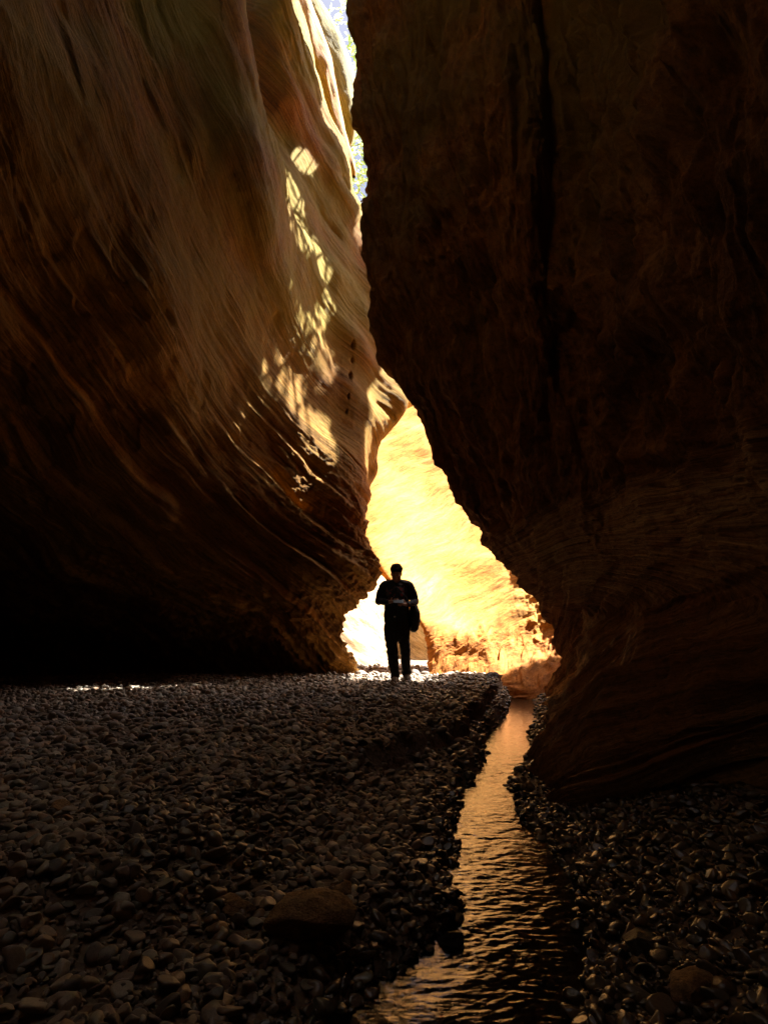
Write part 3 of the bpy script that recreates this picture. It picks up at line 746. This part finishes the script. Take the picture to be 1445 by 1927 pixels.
M_p = NT('pebble')
tcp = M_p.n('TexCoord').outputs['Object']
ti = M_p.n('Attribute'); ti.attribute_name = 'tint'
c = M_p.ramp(ti.outputs['Fac'], [(0.0, (0.09, 0.065, 0.045)), (0.22, (0.21, 0.17, 0.13)), (0.45, (0.36, 0.28, 0.20)), (0.6, (0.30, 0.19, 0.11)), (0.78, (0.42, 0.37, 0.29)), (0.93, (0.22, 0.21, 0.16)), (1.0, (0.45, 0.40, 0.32))])
c = M_p.mix(0.6, c, M_p.ramp(M_p.noise(tcp, 90, 4, 0.65), [(0.3, (0.55, 0.5, 0.45)), (0.7, (1.15, 1.1, 1.05))]), 'MULTIPLY')
wet = M_p.n('Attribute'); wet.attribute_name = 'wet'  # wetness along the stream, plus shade painted on the right bank
c = M_p.mix(wet.outputs['Fac'], c, M_p.mix(1.0, c, (0.42, 0.38, 0.33), 'MULTIPLY'))
M_p.l(c, M_p.b.inputs['Base Color'])
M_p.l(M_p.math('SUBTRACT', 0.62, M_p.math('MULTIPLY', wet.outputs['Fac'], 0.42)), M_p.b.inputs['Roughness'])
M_p.l(M_p.bump(M_p.noise(tcp, 160, 4, 0.6), 0.4, 0.003), M_p.b.inputs['Normal'])
M_pebble = M_p.m

def scatter(name, n_cand, region, rad, level, dens, sink=.25):
    r = np.random.default_rng(len(name) + level * 11 + n_cand)
    shapes = [pebble_shape(level, r) for _ in range(14)]
    Y = np.sqrt(r.uniform(region[0] ** 2, region[1] ** 2, n_cand))
    X = r.uniform(-.78, .78, n_cand) * (Y + .35)
    keep = r.uniform(size=n_cand) < dens(X, Y)
    X, Y = X[keep], Y[keep]
    a, b = xl(Y), xr(Y)
    Z = height(X, Y)
    n = len(X)
    R = rad(X, Y, r.lognormal(-.12, .6, n).clip(.25, 2.5))
    sc = np.stack([R * r.uniform(.9, 1.35, n), R * r.uniform(.7, 1.05, n), R * r.uniform(.38, .72, n)], -1)
    yaw = r.uniform(0, 6.283, n); tl = r.normal(0, .38, n); t2 = r.normal(0, .38, n)
    cy, sy, c1, s1, c2, s2 = np.cos(yaw), np.sin(yaw), np.cos(tl), np.sin(tl), np.cos(t2), np.sin(t2)
    O, I = np.zeros(n), np.ones(n)
    Rz = np.stack([cy, -sy, O, sy, cy, O, O, O, I], -1).reshape(-1, 3, 3)
    Rx = np.stack([I, O, O, O, c1, -s1, O, s1, c1], -1).reshape(-1, 3, 3)
    Ry = np.stack([c2, O, s2, O, I, O, -s2, O, c2], -1).reshape(-1, 3, 3)
    M = Rx @ Ry @ Rz
    pos = np.stack([X, Y, Z + sc[:, 2] * (1 - 2 * sink) + r.uniform(0, .5, n) * sc[:, 2]], -1)
    var = r.integers(0, 14, n)
    tint = r.uniform(0, 1, n)
    dist = np.minimum(np.abs(X - a), np.abs(X - b)); inside = (X > a) & (X < b)
    wet_shade = np.clip(1 - dist / .35, 0, 1); wet_shade[inside] = 1
    wet_shade = np.maximum(wet_shade, (X > b) * .85)  # right bank darkened: its shade is put into the pebble colour
    wet_shade = np.maximum(wet_shade, .55 * sst(.1, .5, noise(X * .9, Y * .9, 4.)))
    VV, FF, TT, WW = [], [], [], []; off = 0
    for k, (V, Fc) in enumerate(shapes):
        m = var == k
        q = V[None] * sc[m][:, None, :]
        q = np.einsum('nij,nvj->nvi', M[m], q) + pos[m][:, None, :]
        cnt = m.sum()
        VV.append(q.reshape(-1, 3)); FF.append((Fc[None] + (np.arange(cnt) * len(V))[:, None, None] + off).reshape(-1, 3))
        TT.append(np.repeat(tint[m], len(V))); WW.append(np.repeat(wet_shade[m], len(V)))
        off += cnt * len(V)
    o = mesh_np(name, np.concatenate(VV), np.concatenate(FF), M_pebble, True,
                {'tint': ('FLOAT', np.concatenate(TT)), 'wet': ('FLOAT', np.concatenate(WW))})
    tag(o, kind='stuff')
    return o

def dens_common(X, Y, base):
    a, b = xl(Y), xr(Y)
    ins = (X > a + .03) & (X < b - .03)
    p = np.full(X.shape, base)
    p *= 1 - .55 * sst(4.5, 8, Y) * sst(.3, 2.0, a - X) * sst(-.25, .3, noise(X * .5, Y * .7, 2.))   # sandier patches far left
    p = np.where(ins, .035, p)
    p = np.where(X > b + 1.6 + .2 * Y, 0, p)
    return p
g = scatter('gravel', 38000, (.55, 4.2), lambda X, Y, q: .0148 * q, 2, lambda X, Y: dens_common(X, Y, 1.0))
tag(g, label='brown and grey pebbles covering the bank on both sides of the stream', cat='gravel')
g = scatter('gravel', 52000, (4.0, 11.5), lambda X, Y, q: .019 * q, 1, lambda X, Y: dens_common(X, Y, .95))
tag(g, label='finer looking gravel of the far bank around the walker', cat='gravel')

g = scatter('gravel', 9000, (11.2, 21), lambda X, Y, q: .045 * q, 1, lambda X, Y: np.where((X > -3) & (X < 4.5), .8, 0.))
tag(g, label='sunlit loose stones on the floor of the far passage behind the walker', cat='gravel')

# ------------------------------------------------------------------ single stones that stand out
M_b = rock_mat('boulder_brown', (0.34, 0.19, 0.08), (0.54, 0.33, 0.16), (0.64, 0.43, 0.23), stain=(0.45, 0.25, 0.11), bumpd=.01)
M_bd = rock_mat('boulder_wet', (0.05, 0.04, 0.03), (0.09, 0.07, 0.05), (0.15, 0.11, 0.08), stain=(0.06, 0.05, 0.04), bumpd=.01, rough=.35)
def stone(name, px, py, wpx, hr, dr, label, cat, mat, yaw=0, z=None, seed=1, group=None, planes=9):
    r = np.random.default_rng(seed)
    zz_ = 0.0
    for _ in range(6):
        gx_, gy_, _q = PG(px, py, zz_); zz_ = float(height(np.array([gx_]), np.array([gy_]))[0])
    if z is not None: gx_, gy_, zz_ = PG(px, py, z)
    wd = wpx / F * gy_ / 2
    V, Fc = pebble_shape(4, r, planes, .12)
    V = V * np.array([wd, wd * dr, wd * hr])
    V = V * (1 + .05 * fbm(V[:, 0] * 25, V[:, 1] * 25, V[:, 2] * 25, 3))[:, None]
    o = mesh_np(name, V, Fc, mat, True, {'flow': ('FLOAT_VECTOR', V * np.array([12, 12, 30]))})
    o.location = (gx_, gy_, zz_ + wd * hr * .55); o.rotation_euler = (.08, -.05, yaw)
    tag(o, label, cat, group)
    return o
stone('boulder', 582, 1765, 175, .5, .85, 'broad flat brown boulder bedded in the pebbles, biggest stone in the foreground', 'boulder', M_b, .3, seed=5)
stone('boulder', 438, 1718, 85, .40, .7, 'pale brown slab of rock tilted just left of the broadest boulder', 'boulder', M_b, -.3, seed=8)
stone('rock', 640, 1690, 60, .5, .8, 'small brown rock right behind the broadest boulder', 'rock', M_b, .9, seed=12)
stone('rock', 115, 1530, 38, .75, .9, 'rounded grey brown rock lying alone on the gravel at far left', 'rock', M_b, .2, seed=14)
stone('rock', 852, 1775, 52, .5, .8, 'dark wet rock jutting from the left edge of the stream', 'rock', M_bd, .4, z=ZS, seed=15)
stone('rock', 806, 1790, 24, .5, .8, 'small black rock in the shallows just left of the jutting wet rock', 'rock', M_bd, .1, z=ZS, seed=16)
stone('rock', 1215, 1790, 80, .5, .9, 'dark lumpy rock at the pebbly right edge of the stream near the bottom', 'rock', M_bd, .7, seed=18)
stone('rock', 1300, 1880, 110, .45, .8, 'wide olive rock in the bottom right corner among pebbles', 'rock', M_b, .4, seed=20)
stone('rock', 878, 1470, 34, .6, .8, 'wet rock at the narrow bend on the left side of the stream', 'rock', M_bd, .2, z=ZS, seed=21)
stone('rock', 930, 1330, 26, .6, .8, 'small wet rock below the cut bank far up the stream', 'rock', M_bd, .2, seed=22)

# ------------------------------------------------------------------ the walker
def tube(pts, rad, n=20):
    """closed tapered tube; rad entries r or (rx, ry) with rx along world X as near as possible"""
    pts = [np.array(p, float) for p in pts]; V = []; Fc = []
    m = len(pts)
    ext = []
    def ring(c, t, rx, ry):
        ref = np.array([1., 0, 0]) if abs(t[0]) < .8 else np.array([0, 0, 1.])
        u = ref - t * (ref @ t); u /= np.linalg.norm(u); v = np.cross(t, u)
        for k in range(n):
            a = 2 * math.pi * k / n
            V.append(c + u * rx * math.cos(a) + v * ry * math.sin(a))
    R = [(r, r) if not isinstance(r, tuple) else r for r in rad]
    tg = [(pts[min(i + 1, m - 1)] - pts[max(i - 1, 0)]) for i in range(m)]
    tg = [t / np.linalg.norm(t) for t in tg]
    for q in (1.0, .92, .7, .38):
        rr = math.sqrt(max(1 - q * q, .002)); ring(pts[0] - tg[0] * min(R[0]) * q, tg[0], R[0][0] * rr, R[0][1] * rr)
    for i in range(m): ring(pts[i], tg[i], *R[i])
    for q in (.38, .7, .92, 1.0):
        rr = math.sqrt(max(1 - q * q, .002)); ring(pts[-1] + tg[-1] * min(R[-1]) * q, tg[-1], R[-1][0] * rr, R[-1][1] * rr)
    k = len(V) // n
    for i in range(k - 1):
        for j in range(n):
            a, b = i * n + j, i * n + (j + 1) % n
            Fc += [(a, b, b + n), (a, b + n, a + n)]
    V += [V[0] * 0 + np.mean(V[:n], 0), np.mean(V[(k - 1) * n:k * n], 0)]
    for j in range(n):
        Fc.append((len(V) - 2, (j + 1) % n, j)); Fc.append((len(V) - 1, (k - 1) * n + j, (k - 1) * n + (j + 1) % n))
    return np.array(V), np.array(Fc)
def ell(c, r, M=None):
    V, Fc = ico(3); V = V * np.array(r)
    if M is not None: V = V @ np.array(M).T
    return V + np.array(c), Fc
def fuse(name, prims, mat, parent, voxel=.008, sm=6, loc=None, noise_amp=0, nscale=10):
    VV, FF, o_ = [], [], 0
    for V, Fc in prims:
        VV.append(V); FF.append(Fc + o_); o_ += len(V)
    o = mesh_np(name, np.concatenate(VV), np.concatenate(FF), mat)
    r = o.modifiers.new('r', 'REMESH'); r.mode = 'VOXEL'; r.voxel_size = voxel; r.use_smooth_shade = True
    if sm:
        k = o.modifiers.new('s', 'SMOOTH'); k.iterations = sm; k.factor = .5
    dg = bpy.context.evaluated_depsgraph_get()
    me = bpy.data.meshes.new_from_object(o.evaluated_get(dg))
    old = o.data; o.modifiers.clear(); o.data = me; bpy.data.meshes.remove(old)
    me.name = name
    me.polygons.foreach_set('use_smooth', np.ones(len(me.polygons), dtype=bool))
    if noise_amp:
        co = np.empty(len(me.vertices) * 3, dtype=np.float32); me.vertices.foreach_get('co', co); co = co.reshape(-1, 3)
        nn = np.empty(len(me.vertices) * 3, dtype=np.float32); me.vertices.foreach_get('normal', nn); nn = nn.reshape(-1, 3)
        q = noise_amp * ridged(co[:, 0] * nscale * .6 + co[:, 2] * 3, co[:, 1] * nscale * .6, co[:, 2] * nscale, 2) - noise_amp
        me.vertices.foreach_set('co', (co + nn * q[:, None]).astype(np.float32).ravel()); me.update()
    if not me.materials: me.materials.append(mat)
    o.parent = parent
    return o
def simple(name, col, rough=.7, bump=None):
    N = NT(name); t = N.n('TexCoord').outputs['Object']
    c = N.mix(0.5, col, N.ramp(N.noise(t, 30, 4), [(0.3, (.6, .6, .6)), (.7, (1.2, 1.2, 1.2))]), 'MULTIPLY')
    N.l(c, N.b.inputs['Base Color']); N.b.inputs['Roughness'].default_value = rough
    if bump: N.l(N.bump(N.noise(t, bump, 4), .5, .003), N.b.inputs['Normal'])
    return N
skin = simple('skin', (0.50, 0.27, 0.17), .5).m
hairm = simple('hair', (0.012, 0.01, 0.008), .95, 300); hairm.b.inputs['Specular IOR Level'].default_value = .1; hairm = hairm.m
trm = simple('trouser_cloth', (0.018, 0.018, 0.022), .8, 400).m
shoem = simple('shoe_suede', (0.20, 0.13, 0.08), .8, 200).m
solem = simple('shoe_sole', (0.30, 0.26, 0.20), .7).m
bagm = simple('bag_canvas', (0.015, 0.018, 0.018), .7, 300).m
blackm = simple('black_plastic', (0.012, 0.012, 0.012), .35).m
metalm = simple('buckle_metal', (0.5, 0.5, 0.5), .3); metalm.b.inputs['Metallic'].default_value = 1; metalm = metalm.m
NJ = simple('jumper_knit', (0.016, 0.018, 0.026), .85, 500)
t_ = NJ.n('TexCoord').outputs['Object']
sx = NJ.n('SeparateXYZ'); NJ.l(t_, sx.inputs[0])
mk = NJ.math('MULTIPLY', NJ.math('LESS_THAN', NJ.math('ABSOLUTE', NJ.math('ADD', sx.outputs[0], .02)), .135), NJ.math('LESS_THAN', NJ.math('ABSOLUTE', NJ.math('SUBTRACT', sx.outputs[2], 1.30)), .10))
mk = NJ.math('MULTIPLY', mk, NJ.math('LESS_THAN', sx.outputs[1], -.02))
mk = NJ.math('MULTIPLY', mk, NJ.ramp(NJ.noise(t_, 9, 2), [(0.42, (0, 0, 0)), (0.55, (1, 1, 1))]))
pn = NJ.noise(t_, 22, 3)
pc = NJ.ramp(pn, [(0.40, (0.016, 0.018, 0.026)), (0.47, (0.10, 0.10, 0.10)), (0.54, (0.05, 0.05, 0.06)), (0.60, (0.35, 0.04, 0.03))])
NJ.l(NJ.mix(mk, (0.016, 0.018, 0.026), pc), NJ.b.inputs['Base Color'])
jumperm = NJ.m

WP = PG(747, 1283, 0)
walker = bpy.data.objects.new('person', None); COL.objects.link(walker)
gz = float(height(np.array([WP[0]]), np.array([WP[1]]))[0])
WP = PG(747, 1287, gz + .012)
walker.location = WP
tag(walker, 'person in dark jumper and trousers walking up the gravel, head bowed over a phone', 'person')
tilt = math.radians(32)
HM = np.array(Matrix.Rotation(tilt, 3, 'X'))                    # face (-Y) tips downwards
HC = np.array((-.003, -.06, 1.59))
def H(p): return HC + HM @ np.array(p, float)
prims = [ell(H((0, .01, .03)), (.082, .098, .095), HM), ell(H((0, -.03, -.03)), (.070, .070, .088), HM),
         tube([H((0, -.07, -.095)), H((0, -.045, -.105))], [.026, .034]),                       # chin
         tube([H((0, -.094, .012)), H((0, -.112, -.028))], [.009, .014]),                        # nose
         tube([H((-.03, -.085, .022)), H((.03, -.085, .022))], [.013, .013]),                    # brow
         tube([H((-.022, -.092, -.062)), H((.022, -.092, -.062))], [.008, .008]),                # lips
         ell(H((-.078, .01, -.01)), (.010, .02, .032), HM), ell(H((.078, .01, -.01)), (.010, .02, .032), HM),
         tube([(0, .01, 1.42), (0, -.01, 1.56)], [(.062, .06), (.056, .056)]),
         tube([(0, .01, .95), (0, .01, 1.15), (0, .01, 1.33), (0, .01, 1.44)], [(.15, .10), (.14, .095), (.17, .10), (.10, .07)]),
         tube([(-.17, .01, 1.42), (.17, .01, 1.42)], [.055, .055])]
def leg(hip, knee, ank, toe):
    return [tube([hip, (np.array(hip) + knee) / 2, knee, (np.array(knee) * .6 + np.array(ank) * .4), ank], [.075, .065, .05, .048, .034]),
            tube([ank, toe], [.036, .03])]
LL = dict(hip=(-.09, .0, .90), knee=(-.065, -.06, .48), ank=(-.025, -.02, .09), toe=(-.05, -.15, .04))
RL = dict(hip=(.09, .02, .90), knee=(.115, .04, .50), ank=(.145, .27, .11), toe=(.165, .14, .045))
prims += leg(**LL) + leg(**RL)
hands = {}
for sgn, sh, el, wr in ((-1, (-.19, .01, 1.42), (-.245, .01, 1.20), (-.105, -.235, 1.165)), (1, (.19, .01, 1.42), (.262, .03, 1.185), (.135, -.225, 1.125))):
    prims.append(tube([sh, (np.array(sh) + el) / 2, el, (np.array(el) + wr) / 2, wr], [.055, .046, .042, .036, .026]))
    wv = np.array(wr, float)
    dirn = np.array((-sgn * .8, -.45, .12)); dirn /= np.linalg.norm(dirn)
    up = np.array((0, -.25, 1.0)); up -= dirn * (up @ dirn); up /= np.linalg.norm(up)
    palm = wv + dirn * .05
    side = np.cross(dirn, up)
    prims.append(tube([wv, palm, wv + dirn * .085], [(.022, .026), (.020, .040), (.015, .038)]))
    for k, (ln, off) in enumerate(((.068, .030), (.076, .010), (.070, -.010), (.055, -.029))):   # four fingers curling round the phone
        base = wv + dirn * .085 + up * off
        inn = side * sgn
        if inn[1] < 0: inn = -inn
        p1 = base + dirn * ln * .42
        p2 = p1 + (dirn * .55 + inn * .6) * ln * .34
        p3 = p2 + (dirn * .0 + inn * .8) * ln * .26
        prims.append(tube([base, p1, p2, p3], [.0095, .009, .008, .0065], 10))
    tb = wv + dirn * .03 + up * .03
    prims.append(tube([tb, tb + up * .025 + dirn * .02 + np.array((0, .01, 0)), tb + up * .032 + dirn * .05 + np.array((0, .018, 0))], [.013, .011, .008], 10))
body = fuse('body', prims, skin, walker, .006, 3)
for sx_ in (-.03, .03):
    e = mesh_np('eye', *ell(H((sx_, -.083, .005)), (.011, .009, .008), HM), simple('eye_white', (.6, .58, .55), .2).m, parent=walker)
hp = [ell(H((0, .022, .062)), (.093, .100, .086), HM), ell(H((-.045, -.01, .088)), (.05, .06, .045), HM), ell(H((.04, -.015, .088)), (.055, .06, .047), HM), ell(H((0, .05, -.01)), (.085, .075, .08), HM), ell(H((0, -.05, .098)), (.062, .045, .026), HM)]
for k in range(60):
    a = random.uniform(0, 6.28); b = random.uniform(.2, 1.3)
    p = np.array((.088 * math.cos(a) * math.cos(b), .03 + .098 * math.sin(a) * math.cos(b), .048 + .084 * math.sin(b)))
    q = p + np.array((random.uniform(-.012, .012), random.uniform(-.012, .012), .012))
    hp.append(tube([H(p), H(q)], [.012, .006], 8))
fuse('hair', hp, hairm, walker, .006, 2)
jp = [tube([(0, .01, .955), (0, .01, 1.03), (0, .01, 1.16), (0, .01, 1.32), (0, .015, 1.42), (0, .01, 1.475)], [(.196, .145), (.192, .145), (.184, .14), (.20, .14), (.165, .11), (.08, .075)]),
      tube([(-.17, .015, 1.425), (0, .015, 1.45), (.17, .015, 1.425)], [.07, .075, .07]),
      tube([(-.185, .015, 1.415), (-.235, .02, 1.31), (-.262, .01, 1.19)], [.072, .068, .062]), tube([(-.262, .01, 1.19), (-.19, -.11, 1.172), (-.125, -.215, 1.167)], [.058, .05, .037]),
      tube([(.185, .015, 1.415), (.238, .02, 1.31), (.275, .03, 1.185)], [.072, .068, .062]), tube([(.275, .03, 1.185), (.215, -.10, 1.15), (.152, -.205, 1.13)], [.058, .05, .037]),
      tube([(0, .035, 1.47), (0, .02, 1.50)], [(.068, .066), (.064, .062)])]
fuse('jumper', jp, jumperm, walker, .008, 4, noise_amp=.006, nscale=14)
tp = [tube([(0, .01, .99), (0, .015, .90), (0, .02, .80), (.01, .02, .72)], [(.18, .14), (.195, .15), (.192, .145), (.17, .125)]),
      tube([(-.095, .0, .84), (-.09, -.02, .66), (-.07, -.055, .48), (-.055, -.045, .32), (-.028, -.025, .17), (-.024, -.022, .115)], [.10, .095, .085, .082, .066, .068]),
      tube([(.10, .02, .84), (.105, .03, .66), (.122, .04, .50), (.128, .12, .34), (.142, .23, .19), (.146, .255, .145)], [.10, .09, .078, .074, .066, .072]),
      tube([(-.024, -.022, .125), (-.024, -.022, .105)], [.072, .072]), tube([(.146, .25, .165), (.147, .26, .14)], [.076, .074])]
fuse('trousers', tp, trm, walker, .008, 3, noise_amp=.010, nscale=11)
for q in (LL, RL):
    ak, to = np.array(q['ank']), np.array(q['toe'])
    dz = 0 if q is LL else .03
    sh_ = fuse('shoe', [tube([ak + (0, .01, -.03), ak + (0, .01, .02)], [.05, .048]), tube([ak + (0, .04, -.045), (ak + to) / 2 + (0, 0, -.0), to + (0, -.01, .002)], [(.048, .042), (.052, .045), (.048, .034)])], shoem, walker, .006, 3)
    so_ = fuse('sole', [tube([ak + (0, .06, -.078), (ak + to) / 2 + (0, 0, -.043), to + (0, -.03, -.032)], [(.044, .012), (.05, .012), (.046, .012)])], solem, sh_, .006, 2)
fuse('belt_buckle', [ell((-.03, -.128, .955), (.022, .008, .014))], metalm, walker, .004, 1)

def at_w(o): o.location = WP; return o
bag = bpy.data.objects.new('shoulder_bag', None); COL.objects.link(bag); bag.location = (WP[0] + .262, WP[1] + .03, WP[2] + .775)
tag(bag, 'black canvas shoulder bag hanging at the hip of the walker', 'bag')
fuse('pouch', [tube([(-.01, 0, .03), (.005, 0, .12), (0, 0, .23), (-.015, 0, .31)], [(.075, .10), (.088, .115), (.080, .11), (.055, .095)])], bagm, bag, .007, 4, noise_amp=.004)
fuse('flap', [tube([(.01, -.03, .17), (.005, -.02, .24), (0, 0, .315)], [(.078, .10), (.083, .105), (.06, .095)])], bagm, bag, .007, 4)
fuse('strap', [tube([(-.02, -.01, .31), (-.09, -.11, .42), (-.16, -.145, .50), (-.25, -.135, .60), (-.36, -.085, .70), (-.41, .0, .735), (-.38, .09, .69), (-.25, .145, .55), (-.12, .13, .42), (-.02, .03, .31)], [(.006, .018)] * 10, 12)], bagm, bag, .005, 1)
fuse('clasp', [ell((-.06, -.085, .03), (.014, .010, .022))], metalm, bag, .004, 1)
ph = bpy.data.objects.new('phone', None); COL.objects.link(ph); ph.location = (WP[0] + .015, WP[1] - .335, WP[2] + 1.165)
ph.rotation_euler = (math.radians(-50), 0, .12)
tag(ph, 'small dark phone gripped in both hands by the walker', 'phone')
import bmesh
def boxm(name, dim, mat, parent, loc=(0, 0, 0), bev=.004):
    bm = bmesh.new(); bmesh.ops.create_cube(bm, size=1); bmesh.ops.scale(bm, vec=dim, verts=bm.verts)
    bmesh.ops.bevel(bm, geom=bm.edges[:], offset=bev, segments=3, affect='EDGES', profile=.5)
    me = bpy.data.meshes.new(name); bm.to_mesh(me); bm.free(); me.materials.append(mat)
    o = bpy.data.objects.new(name, me); COL.objects.link(o); o.parent = parent; o.location = loc; return o
boxm('case', (.15, .010, .074), blackm, ph)
boxm('screen', (.142, .002, .066), simple('dark_glass', (.02, .02, .025), .6).m, ph, (0, .0062, 0), .0008)
rod = bpy.data.objects.new('rod', None); COL.objects.link(rod); rod.location = (WP[0] - .19, WP[1] + .09, WP[2] + 1.15)
tag(rod, 'thin black rod beside the elbow of the walker with a cord dangling from it', 'rod')
fuse('shaft', [tube([(.12, 0, -.01), (-.118, 0, .004)], [.007, .008], 12)], blackm, rod, .003, 1)
fuse('cord', [tube([(-.098, 0, 0), (-.104, 0, -.05), (-.096, .005, -.10), (-.1, 0, -.145)], [.003, .003, .003, .003], 8)], bagm, rod, .002, 1)
